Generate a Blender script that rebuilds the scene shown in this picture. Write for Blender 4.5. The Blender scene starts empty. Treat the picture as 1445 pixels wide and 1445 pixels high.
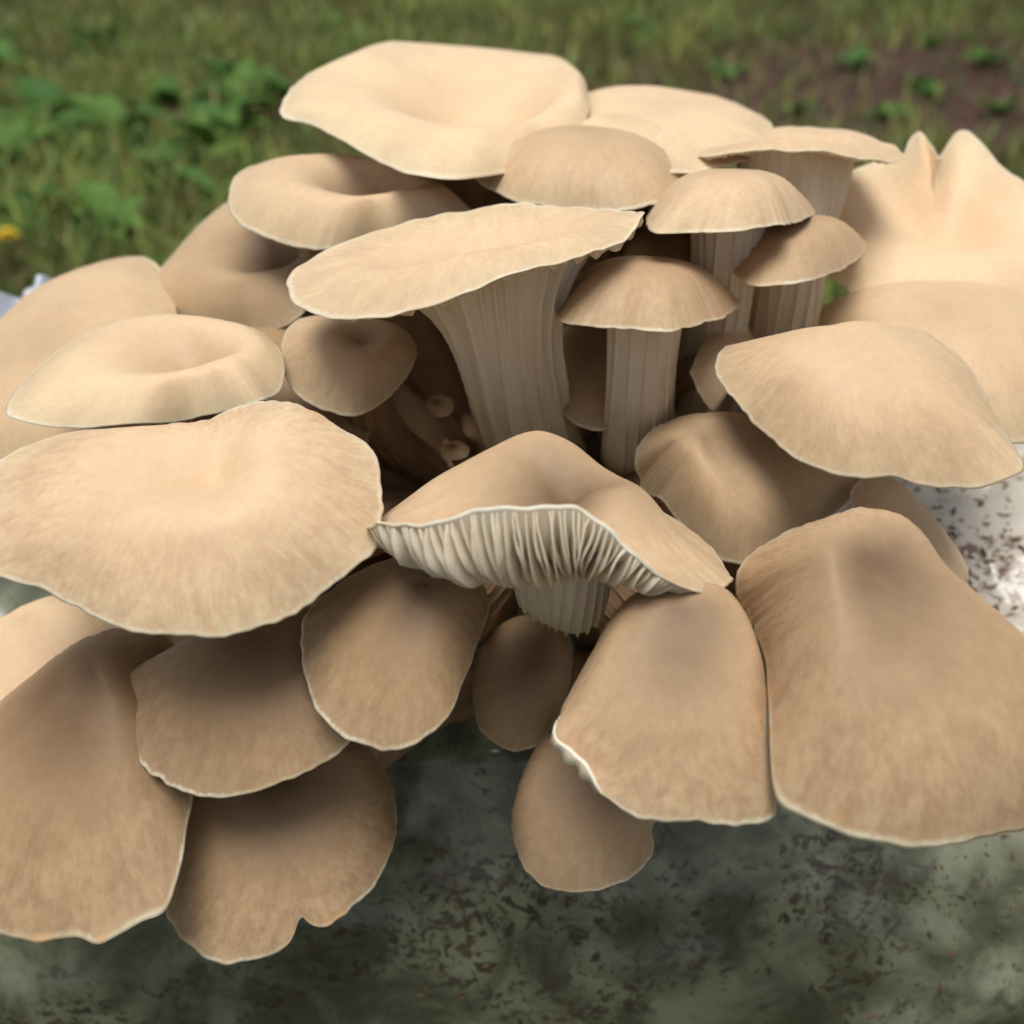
import bpy, math, random
import numpy as np
from mathutils import Vector, noise as mnoise

rng = np.random.default_rng(7)
random.seed(7)
S = bpy.context.scene
COL = S.collection

# ------------------------------------------------------------------ camera
PITCH = math.radians(35.0)
CAM = np.array([0.0, 0.0, 0.62])
FPX = 1549.0                                   # focal length in photo pixels (1445 wide)
RIGHT = np.array([1.0, 0, 0])
FWD = np.array([0, math.cos(PITCH), -math.sin(PITCH)])
UP = np.array([0, math.sin(PITCH), math.cos(PITCH)])
cam_data = bpy.data.cameras.new('camera')
cam = bpy.data.objects.new('camera', cam_data)
COL.objects.link(cam)
cam.location = CAM
cam.rotation_euler = (math.pi / 2 - PITCH, 0, 0)
cam_data.sensor_width = 36
cam_data.lens = 36 * FPX / 1445
cam_data.clip_start = 0.01
cam_data.clip_end = 500
cam_data.dof.use_dof = True
cam_data.dof.focus_distance = 0.315
cam_data.dof.aperture_fstop = 8.8
S.camera = cam

# ------------------------------------------------------------------ sky and sun
world = bpy.data.worlds.new('World')
S.world = world
world.use_nodes = True
wt = world.node_tree
wt.nodes.clear()
SUN_EL, SUN_ROT = math.radians(80), math.radians(200)
sky = wt.nodes.new('ShaderNodeTexSky')
sky.sky_type = 'NISHITA'
sky.sun_disc = False
sky.sun_elevation = SUN_EL
sky.sun_rotation = SUN_ROT
sky.air_density = 1.0
sky.dust_density = 4.0
hs = wt.nodes.new('ShaderNodeHueSaturation')    # overcast: the cloud layer takes most blue out
hs.inputs['Saturation'].default_value = 0.28
bg = wt.nodes.new('ShaderNodeBackground')
bg.inputs['Strength'].default_value = 0.05
wo = wt.nodes.new('ShaderNodeOutputWorld')
wt.links.new(sky.outputs[0], hs.inputs['Color'])
wt.links.new(hs.outputs[0], bg.inputs['Color'])
wt.links.new(bg.outputs[0], wo.inputs['Surface'])
sd = bpy.data.lights.new('sun', 'SUN')
sd.energy = 1.5
sd.angle = math.radians(34)
sd.color = (1.0, 0.965, 0.91)
sun = bpy.data.objects.new('sun', sd)
COL.objects.link(sun)
sdir = Vector((math.sin(SUN_ROT) * math.cos(SUN_EL), math.cos(SUN_ROT) * math.cos(SUN_EL), math.sin(SUN_EL)))
sun.rotation_euler = sdir.to_track_quat('Z', 'Y').to_euler()
sun.location = (0, 0, 5)
S.view_settings.view_transform = 'Standard'
S.view_settings.look = 'None'
S.view_settings.gamma = 1
S.view_settings.exposure = 0.85
S.view_settings.use_curve_mapping = False
S.render.engine = 'CYCLES'
S.cycles.max_bounces = 8
S.cycles.diffuse_bounces = 5
S.cycles.use_denoising = True

# ------------------------------------------------------------------ helpers
def ray(px, py):
    return FWD + RIGHT * (px - 722.5) / FPX + UP * (722.5 - py) / FPX

def at(px, py, d):
    return CAM + ray(px, py) * d

def project(P):
    q = P - CAM
    z = q @ FWD
    return np.stack([722.5 + FPX * (q @ RIGHT) / z, 722.5 - FPX * (q @ UP) / z], -1), z

def camvec(v):
    v = np.array(v, float)
    w = RIGHT * v[0] + UP * v[1] - FWD * v[2]
    return w / np.linalg.norm(w)

def unit(v):
    return v / (np.linalg.norm(v, axis=-1, keepdims=True) + 1e-12)

def smooth_noise(shape_pts, scale, seed=0.0):
    """value noise at an array of 3-D points"""
    f = shape_pts.reshape(-1, 3) * scale + seed * 13.7
    return np.array([mnoise.noise(Vector(p)) for p in f]).reshape(shape_pts.shape[:-1])

def periodic(n, k, seed):
    """smooth periodic noise over n azimuth samples, features about 2*pi/k wide, roughly -1..1"""
    r = np.random.default_rng(seed)
    a = np.linspace(0, 2 * np.pi, n, endpoint=False)
    o = np.zeros(n)
    for i in range(1, k + 1):
        w = 1.0 if i > k * 0.4 else 0.6
        o += w * r.normal() * np.sin(i * a + r.uniform(0, 6.28))
    return o / (np.abs(o).max() + 1e-9)

def mesh_obj(name, verts, faces, mat, parent=None, attrs=None, smooth=True, kind=None):
    me = bpy.data.meshes.new(name)
    verts = np.ascontiguousarray(verts, dtype=np.float32).reshape(-1, 3)
    faces = np.asarray(faces, dtype=np.int32)
    me.vertices.add(len(verts))
    me.vertices.foreach_set('co', verts.ravel())
    k = faces.shape[1]
    me.loops.add(faces.size)
    me.loops.foreach_set('vertex_index', faces.ravel())
    me.polygons.add(len(faces))
    me.polygons.foreach_set('loop_start', np.arange(0, faces.size, k, dtype=np.int32))
    me.polygons.foreach_set('loop_total', np.full(len(faces), k, dtype=np.int32))
    me.update(calc_edges=True)
    me.validate()
    if smooth:
        me.shade_smooth()
    for an, (ty, data) in (attrs or {}).items():
        at_ = me.attributes.new(an, ty, 'POINT')
        at_.data.foreach_set({'FLOAT': 'value', 'FLOAT_VECTOR': 'vector'}[ty], np.ascontiguousarray(data, dtype=np.float32).ravel())
    me.materials.append(mat)
    o = bpy.data.objects.new(name, me)
    COL.objects.link(o)
    if parent is not None:
        o.parent = parent
    if kind:
        o['kind'] = kind
    return o

def grid_faces(nr, na, off=0, wrap=True, flip=False):
    i = np.arange(nr - 1)[:, None]
    j = np.arange(na if wrap else na - 1)[None, :]
    j2 = (j + 1) % na
    f = np.stack([i * na + j, i * na + j2, (i + 1) * na + j2, (i + 1) * na + j], -1).reshape(-1, 4) + off
    return f[:, ::-1] if flip else f

def empty(name, loc, label, cat, group=None):
    o = bpy.data.objects.new(name, None)
    o.empty_display_size = 0.02
    COL.objects.link(o)
    o.location = Vector(loc)
    o['label'] = label
    o['category'] = cat
    if group:
        o['group'] = group
    return o

class NT:
    """small node tree writer"""
    def __init__(self, name):
        self.m = bpy.data.materials.new(name)
        self.m.use_nodes = True
        self.t = self.m.node_tree
        self.t.nodes.clear()
    def n(self, ty, props=None, **ins):
        nd = self.t.nodes.new('ShaderNode' + ty)
        for k, v in (props or {}).items():
            setattr(nd, k, v)
        for k, v in ins.items():
            self.set(nd, k, v)
        return nd
    def set(self, nd, k, v):
        key = int(k[1:]) if k[0] == '_' and k[1:].isdigit() else k.replace('_', ' ')
        s = nd.inputs[key]
        if hasattr(v, 'is_output'):
            self.t.links.new(v, s)
        else:
            s.default_value = v
    def math(self, op, a, b=0.0, clamp=False):
        nd = self.n('Math', {'operation': op, 'use_clamp': clamp})
        self.set(nd, '_0', a); self.set(nd, '_1', b)
        return nd.outputs[0]
    def mix(self, f, a, b, mode='MIX'):
        nd = self.n('Mix', {'data_type': 'RGBA', 'blend_type': mode})
        self.set(nd, '_0', f); self.set(nd, '_6', a); self.set(nd, '_7', b)
        return nd.outputs[2]
    def ramp(self, f, lo, hi, a=0.0, b=1.0, smooth=True):
        nd = self.n('MapRange', {'interpolation_type': 'SMOOTHSTEP' if smooth else 'LINEAR', 'clamp': True})
        for k, v in zip(('_0', '_1', '_2', '_3', '_4'), (f, lo, hi, a, b)):
            self.set(nd, k, v)
        return nd.outputs[0]
    def noise(self, vec, scale, detail=3.0, rough=0.55, dist=0.0):
        nd = self.n('TexNoise', Scale=scale, Detail=detail, Roughness=rough, Distortion=dist)
        if vec is not None:
            self.set(nd, 'Vector', vec)
        return nd.outputs['Fac']
    def out(self, sh, disp=None):
        o = self.n('OutputMaterial')
        self.t.links.new(sh, o.inputs['Surface'])
        return self.m

# ------------------------------------------------------------------ materials
def cap_material():
    g = NT('mushroom_cap_skin')
    att = g.n('Attribute', {'attribute_name': 'fan'}).outputs['Vector']          # cos, sin, t
    sep = g.n('SeparateXYZ', _0=att)
    t = sep.outputs[2]
    info = g.n('ObjectInfo')
    oc = g.n('SeparateColor', _0=info.outputs['Color'])
    pig, ctr, seed = oc.outputs[0], oc.outputs[1], info.outputs['Random']
    off = g.n('CombineXYZ', _0=g.math('MULTIPLY', seed, 37.0), _1=g.math('MULTIPLY', seed, 91.0), _2=seed).outputs[0]
    st = g.math('POWER', t, 0.55)
    att2 = g.n('CombineXYZ', _0=g.math('MULTIPLY', sep.outputs[0], st), _1=g.math('MULTIPLY', sep.outputs[1], st), _2=t).outputs[0]
    v1 = g.n('VectorMath', {'operation': 'MULTIPLY'}, _0=att2, _1=(7.0, 7.0, 0.7)).outputs[0]
    v1 = g.n('VectorMath', {'operation': 'ADD'}, _0=v1, _1=off).outputs[0]
    streak = g.noise(v1, 1.6, 5.0, 0.62, 0.15)
    v2 = g.n('VectorMath', {'operation': 'MULTIPLY'}, _0=att2, _1=(22.0, 22.0, 1.2)).outputs[0]
    v2 = g.n('VectorMath', {'operation': 'ADD'}, _0=v2, _1=off).outputs[0]
    fine = g.noise(v2, 1.5, 4.0, 0.6, 0.1)
    co = g.n('TexCoord').outputs['Object']
    blot = g.noise(co, 42.0, 3.0, 0.55)
    speck = g.noise(co, 420.0, 3.0, 0.6)
    outer = g.ramp(t, 0.3, 0.95)
    pale = g.mix(pig, (0.86, 0.641, 0.411, 1), (0.45, 0.30, 0.169, 1))
    dark = g.mix(pig, (0.66, 0.43, 0.275, 1), (0.26, 0.16, 0.08, 1))
    f = g.ramp(streak, 0.36, 0.66)
    f = g.math('MULTIPLY', f, g.math('ADD', g.math('MULTIPLY', g.math('MULTIPLY', outer, 0.62), oc.outputs[2]), 0.05))
    f2 = g.math('MULTIPLY', g.ramp(fine, 0.42, 0.64), g.math('MULTIPLY', g.math('ADD', outer, 0.25), g.math('MULTIPLY', g.math('ADD', oc.outputs[2], 0.1), 0.22)))
    f3 = g.math('MULTIPLY', g.ramp(blot, 0.35, 0.75), 0.22)
    # light fibres too, so the skin reads as brushed
    lf = g.math('MULTIPLY', g.ramp(fine, 0.46, 0.3), g.math('MULTIPLY', outer, -0.12))
    ff = g.math('ADD', g.math('ADD', g.math('ADD', f, lf), f2), f3, clamp=True)
    col = g.mix(ff, pale, dark)
    # browner eye over the stem: pigment, deepened to paint in the hollow's shade
    ce = g.math('MULTIPLY', g.math('SUBTRACT', 1.0, g.ramp(t, -0.05, 0.8)), ctr)
    ce = g.math('MULTIPLY', ce, g.ramp(blot, 0.15, 0.75, 0.7, 1.0))
    col = g.mix(ce, col, (0.085, 0.042, 0.018, 1))
    # rosy grey bloom toward the margin
    bl = g.math('MULTIPLY', g.ramp(t, 0.6, 0.97), g.ramp(blot, 0.3, 0.7, 0.05, 0.25))
    col = g.mix(bl, col, (0.58, 0.42, 0.28, 1))
    # thin pale margin, uneven
    e = g.ramp(g.math('ADD', t, g.math('MULTIPLY', fine, 0.05)), 0.990, 1.022)
    col = g.mix(g.math('MULTIPLY', e, g.ramp(blot, 0.35, 0.65, 0.3, 0.95)), col, (0.84, 0.72, 0.53, 1))
    # orange nicks on the most streaked margins
    nk = g.math('MULTIPLY', g.ramp(t, 0.90, 0.985), g.ramp(g.noise(co, 95.0, 2.0, 0.5), 0.60, 0.70))
    nk = g.math('MULTIPLY', nk, g.ramp(oc.outputs[2], 0.7, 0.85, 0.0, 0.55))
    col = g.mix(nk, col, (0.72, 0.36, 0.14, 1))
    # flesh side of the rim is white
    e2 = g.ramp(t, 1.002, 1.01)
    col = g.mix(e2, col, (0.90, 0.81, 0.64, 1))
    sp = g.ramp(speck, 0.3, 0.7, 0.97, 1.03)
    col = g.mix(1.0, col, g.n('CombineColor', _0=sp, _1=sp, _2=sp).outputs[0], 'MULTIPLY')
    h = g.math('ADD', g.math('MULTIPLY', streak, 0.6), g.math('ADD', g.math('MULTIPLY', fine, 0.5), g.math('MULTIPLY', speck, 0.12)))
    bump = g.n('Bump', Strength=0.22, Distance=0.0006, Height=h).outputs[0]
    p = g.n('BsdfPrincipled', Base_Color=col, Roughness=0.5, Normal=bump)
    p.inputs['Subsurface Weight'].default_value = 0.35
    p.inputs['Subsurface Radius'].default_value = (1.0, 0.55, 0.28)
    p.inputs['Subsurface Scale'].default_value = 0.0045
    p.inputs['Specular IOR Level'].default_value = 0.26
    return g.out(p.outputs[0])

def gill_material(name, a, b, transl=0.25):
    g = NT(name)
    att = g.n('Attribute', {'attribute_name': 'fan'}).outputs['Vector']
    sep = g.n('SeparateXYZ', _0=att)
    v2 = g.n('VectorMath', {'operation': 'MULTIPLY'}, _0=att, _1=(22.0, 22.0, 2.2)).outputs[0]
    fine = g.noise(v2, 1.5, 4.0, 0.6)
    co = g.n('TexCoord').outputs['Object']
    blot = g.noise(co, 70.0, 3.0, 0.6)
    f = g.math('ADD', g.math('MULTIPLY', g.ramp(fine, 0.3, 0.7), 0.5), g.math('MULTIPLY', g.ramp(blot, 0.35, 0.75), 0.5))
    col = g.mix(f, a, b)
    bump = g.n('Bump', Strength=0.4, Distance=0.0005, Height=fine).outputs[0]
    p = g.n('BsdfPrincipled', Base_Color=col, Roughness=0.6, Normal=bump)
    p.inputs['Specular IOR Level'].default_value = 0.25
    tr = g.n('BsdfTranslucent', Color=col)
    mx = g.n('MixShader', _0=transl, _1=p.outputs[0], _2=tr.outputs[0])
    return g.out(mx.outputs[0])

M_CAP = cap_material()
M_GILL = gill_material('mushroom_gills', (0.95, 0.90, 0.78, 1), (0.90, 0.80, 0.63, 1), 0.4)
M_GILL_SHADE = gill_material('mushroom_gills_tan_shade', (0.62, 0.50, 0.35, 1), (0.48, 0.36, 0.23, 1), 0.1)  # darker gill copy for inner caps, shade between them put into the colour
M_BROWN_SHADE = gill_material('mushroom_stem_brown_shade', (0.40, 0.27, 0.16, 1), (0.25, 0.15, 0.085, 1), 0.03)  # inner stem brown, darkened to paint the deep shade between caps
M_STEM = gill_material('mushroom_stem', (0.95, 0.88, 0.74, 1), (0.86, 0.74, 0.57, 1), 0.25)

# ------------------------------------------------------------------ the grow bag's shape (a log lying across the view)
BAG_R = 0.17
ang = math.radians(12.4)
BAG_C = CAM + 0.60 * (FWD * math.cos(ang) - UP * math.sin(ang))      # axis through here, along x

def bag_hit(px, py):
    r = ray(px, py)
    o = CAM - BAG_C
    a = r[1] ** 2 + r[2] ** 2
    b = 2 * (o[1] * r[1] + o[2] * r[2])
    c = o[1] ** 2 + o[2] ** 2 - BAG_R ** 2
    D = b * b - 4 * a * c
    s = (-b - math.sqrt(max(D, 0))) / (2 * a) if D > 0 else -b / (2 * a)
    return CAM + r * s

# ------------------------------------------------------------------ mushrooms
def catmull(pts, n=12):
    P = np.array(pts, float)
    out = []
    m = len(P)
    for i in range(m):
        p0, p1, p2, p3 = P[i - 1], P[i], P[(i + 1) % m], P[(i + 2) % m]
        for k in range(n):
            t = k / n
            out.append(0.5 * ((2 * p1) + (-p0 + p2) * t + (2 * p0 - 5 * p1 + 4 * p2 - p3) * t * t + (-p0 + 3 * p1 - 3 * p2 + p3) * t ** 3))
    return np.array(out)

def prof_eval(ctrl, t):
    """smooth (monotone-ish cubic) through (t, z) control points"""
    x = np.array([c[0] for c in ctrl], float); y = np.array([c[1] for c in ctrl], float)
    if x[0] > 0:
        x = np.r_[0.0, x]; y = np.r_[y[0], y]
    m = np.gradient(y, x)
    m[0] = 0.0
    t = np.clip(t, x[0], x[-1])
    i = np.clip(np.searchsorted(x, t, side='right') - 1, 0, len(x) - 2)
    h = x[i + 1] - x[i]
    u = (t - x[i]) / h
    return ((2 * u ** 3 - 3 * u ** 2 + 1) * y[i] + (u ** 3 - 2 * u ** 2 + u) * h * m[i]
            + (-2 * u ** 3 + 3 * u ** 2) * y[i + 1] + (u ** 3 - u ** 2) * h * m[i + 1])

DOME = [(0, .30), (.25, .31), (.5, .26), (.75, .13), (.92, -.04), (1, -.14)]
FUNNEL_F = [(0, -.30), (.22, -.14), (.5, .06), (.75, .04), (.92, -.10), (1, -.20)]
FUNNEL_B = [(0, -.30), (.25, -.08), (.5, .10), (.75, .17), (.92, .13), (1, .06)]
FAN_F = [(0, .12), (.2, .13), (.45, .08), (.7, -.02), (.9, -.14), (1, -.22)]
NFIT = 180
REPORT = []

class Cap:
    def __init__(self, s):
        self.s = s
        c = s['c']
        self.O = at(c[0], c[1], s['d'])
        self.n = camvec(s.get('n', (0, .8, .55)))
        X = RIGHT - self.n * (RIGHT @ self.n)
        self.X = unit(X)
        self.Y = np.cross(self.n, self.X)
        poly = catmull(s['out'], 14)
        self.g = (poly.max(0) + poly.min(0)) / 2 if 'g' not in s else np.array(s['g'], float)
        rel = poly - self.g
        al = np.arctan2(-rel[:, 1], rel[:, 0]); rho = np.hypot(rel[:, 0], rel[:, 1])
        self.nb = 360
        bins = np.full(self.nb, np.nan)
        idx = ((al + np.pi) / (2 * np.pi) * self.nb).astype(int) % self.nb
        for k, r_ in zip(idx, rho):
            bins[k] = r_ if np.isnan(bins[k]) else max(bins[k], r_)
        ok = ~np.isnan(bins)
        xs = np.arange(self.nb)
        self.target = np.interp(xs, np.r_[xs[ok] - self.nb, xs[ok], xs[ok] + self.nb], np.tile(bins[ok], 3))
        self.Rm = s.get('R', None) or (poly[:, 0].max() - poly[:, 0].min()) / 2 / FPX * s['d']
        F = s.get('F', DOME); B = s.get('B', F); Sd = s.get('S', None)
        self.F, self.B, self.Sd = F, B, Sd
        self.yaw = math.radians(s.get('yaw', 0))
        self.fit()

    def z(self, t, ph):
        s = self.s
        d = ph + math.pi / 2 - self.yaw               # 0 at the front (toward the viewer)
        cf = np.cos(d)
        zf, zb = prof_eval(self.F, t), prof_eval(self.B, t)
        if self.Sd is None:
            w = .5 + .5 * cf
            w = w * w * (3 - 2 * w)
            z = zf * w + zb * (1 - w)
        else:
            zs = prof_eval(self.Sd, t)
            cb = np.cos(ph + math.pi / 2 - math.radians(s.get('yawb', s.get('yaw', 0))))
            wf, wb = np.maximum(cf, 0) ** 2, np.maximum(-cb, 0) ** 2
            ws = np.maximum(1 - wf - wb, 0)
            z = (zf * wf + zb * wb + zs * ws) / (wf + wb + ws)
        wv = s.get('wave', 0.035)
        sd = s['seed']
        z = z + wv * t ** 2 * (np.sin(3 * ph + sd) * .6 + np.sin(5 * ph + sd * 2.3) * .4 + .35 * np.sin(9 * ph + sd * 4.1) * t ** 3)
        z = z + 0.018 * np.sin(4.1 * t * np.cos(ph) + sd) * np.sin(3.7 * t * np.sin(ph) + 2 * sd)
        for (p0, wd, dz, tk) in s.get('feat', []):
            dd = (ph - math.radians(p0) + math.pi) % (2 * math.pi) - math.pi
            z = z + dz * t ** tk * np.exp(-(dd / math.radians(wd)) ** 2)
        return z * self.Rm

    @staticmethod
    def soft(R, m=11):
        w = np.hanning(2 * m + 1); w /= w.sum()
        return np.convolve(np.r_[R[-m:], R, R[:m]], w, 'valid')

    def pts(self, t, ph, R, Z, Rs=None, R2=None):
        if Rs is None:
            Rs = np.tile(self.soft(R[0]), (R.shape[0], 1))
            R2 = np.tile(self.soft(R[0], 40), (R.shape[0], 1))
        z = self.z(t, ph) + Z * t ** 2
        r = t * (R2 + np.maximum(Rs - R2, -.45 * R2) * np.clip(t, 0, 1) ** 1.2 + np.maximum(R - Rs, -.32 * Rs) * t ** 2.2)
        for (p0, wd, dr, dz, t0) in self.s.get('curl', []):
            dd = (ph - math.radians(p0) + math.pi) % (2 * math.pi) - math.pi
            g = np.exp(-np.abs(dd / math.radians(wd)) ** (4 if wd < 25 else 2)) * (np.clip(t - t0, 0, 1) / (1 - t0)) ** 1.7
            r = r - R * dr * g
            z = z + self.Rm * dz * g
        return self.O + (r * np.cos(ph))[..., None] * self.X + (r * np.sin(ph))[..., None] * self.Y + z[..., None] * self.n

    def fit_rim(self):
        """the margin is given as a front and a back line; its depth follows an ellipse"""
        f, b = np.array(self.s['front'], float), np.array(self.s['back'], float)
        x0, x1 = f[0, 0], f[-1, 0]
        xc, a = (x0 + x1) / 2, (x1 - x0) / 2
        ph = np.linspace(0, 2 * np.pi, NFIT, endpoint=False)
        px = xc + a * np.cos(ph)
        w = .5 + .5 * np.tanh(np.sin(ph) * 60)
        py = np.interp(px, f[:, 0], f[:, 1]) * (1 - w) + np.interp(px, b[:, 0], b[:, 1]) * w
        sm = self.s.get('smooth', 2)
        py = np.convolve(np.r_[py[-sm:], py, py[:sm]], np.ones(2 * sm + 1) / (2 * sm + 1), 'valid')
        dep = self.s['d'] + self.s.get('d0', 0) + self.s['b'] * np.sin(ph)
        P = np.array([at(x, y, d) for x, y, d in zip(px, py, dep)]) - self.O
        rx, ry, rz = P @ self.X, P @ self.Y, P @ self.n
        az = np.arctan2(ry, rx) % (2 * np.pi)
        o = np.argsort(az)
        az, R, rz = az[o], np.hypot(rx, ry)[o], rz[o]
        self.ph = np.linspace(0, 2 * np.pi, NFIT, endpoint=False)
        self.R = np.interp(self.ph, az, R, period=2 * np.pi)
        self.Z = np.interp(self.ph, az, rz, period=2 * np.pi) - self.z(np.ones(NFIT), self.ph)
        REPORT.append((self.s['id'], 'rim', round(self.Rm * 100, 1), [round(float(x) * 100, 1) for x in self.R[::30]], [round(float(x) * 100, 1) for x in self.Z[::30]]))

    def fit(self):
        if 'front' in self.s:
            return self.fit_rim()
        ph = np.linspace(0, 2 * np.pi, NFIT, endpoint=False)
        R = np.full(NFIT, self.Rm * self.s.get('r0', 1.0))
        Z = np.zeros(NFIT)
        tt = np.linspace(self.s.get('tf', .05), 1, 24)
        T, PH = np.meshgrid(tt, ph, indexing='ij')
        sm = self.s.get('smooth', 3)
        wz = self.s.get('zw', 0)
        fr = np.cos(ph + math.pi / 2 - self.yaw) > .05
        ar = np.arange(NFIT)
        for it in range(70):
            P = self.pts(T, PH, np.tile(R, (len(tt), 1)), np.tile(Z, (len(tt), 1)))
            q, zz = project(P)
            rel = q - self.g
            al = np.arctan2(-rel[..., 1], rel[..., 0]); rho = np.hypot(rel[..., 0], rel[..., 1])
            tg = np.interp(((al + np.pi) / (2 * np.pi) * self.nb) - .5, np.arange(self.nb), self.target, period=self.nb)
            ratio = rho / tg
            if self.s.get('rimfit'):
                ratio[:-1, fr] = 0
            k = ratio.argmax(0)
            t = tt[k]
            rb = ratio[k, ar]
            e = (tg[k, ar] - rho[k, ar])
            dq = rel[k, ar] / (rho[k, ar][:, None] + 1e-6)                  # image direction, outward
            sc = FPX / zz[k, ar]
            inpl = np.cos(ph)[:, None] * self.X + np.sin(ph)[:, None] * self.Y
            jr = t * sc * ((inpl @ RIGHT) * dq[:, 0] - (inpl @ UP) * dq[:, 1])
            jz = t ** 2 * sc * ((self.n @ RIGHT) * dq[:, 0] - (self.n @ UP) * dq[:, 1])
            lam = (sc * .25) ** 2
            den = jr ** 2 + wz * jz ** 2 + lam
            stp = .6
            wr = jr ** 2 / (jr ** 2 + wz * jz ** 2 + 1e-9) if wz > 0 else 1.0
            kk = (.7 if it < 45 else .4) * wr
            R = R * np.clip(rb, .5, 2) ** -kk
            if wz > 0:
                Z = Z + np.clip(stp * wz * jz * e / den, -.2 * self.Rm, .2 * self.Rm)
            R = np.clip(R, self.Rm * self.s.get('rmin', .35), self.Rm * self.s.get('rmax', 2.2))
            w = np.ones(2 * sm + 1) / (2 * sm + 1)
            if it < 62:
                R = np.convolve(np.r_[R[-sm:], R, R[:sm]], w, 'valid')
                Z = np.convolve(np.r_[Z[-sm:], Z, Z[:sm]], w, 'valid')
        self.ph, self.R, self.Z = ph, R, Z
        REPORT.append((self.s['id'], round(float(rb.min()), 2), round(float(rb.max()), 2), round(self.Rm * 100, 1), [round(float(x) * 100, 1) for x in R[::30]], [round(float(x) * 100, 1) for x in Z[::30]]))

    def Rat(self, ph):
        return np.interp(ph % (2 * np.pi), self.ph, self.R, period=2 * np.pi), np.interp(ph % (2 * np.pi), self.ph, self.Z, period=2 * np.pi)

def bez(P0, P1, P2, P3, u):
    u = u[:, None]
    return (1 - u) ** 3 * P0 + 3 * (1 - u) ** 2 * u * P1 + 3 * (1 - u) * u * u * P2 + u ** 3 * P3

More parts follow.
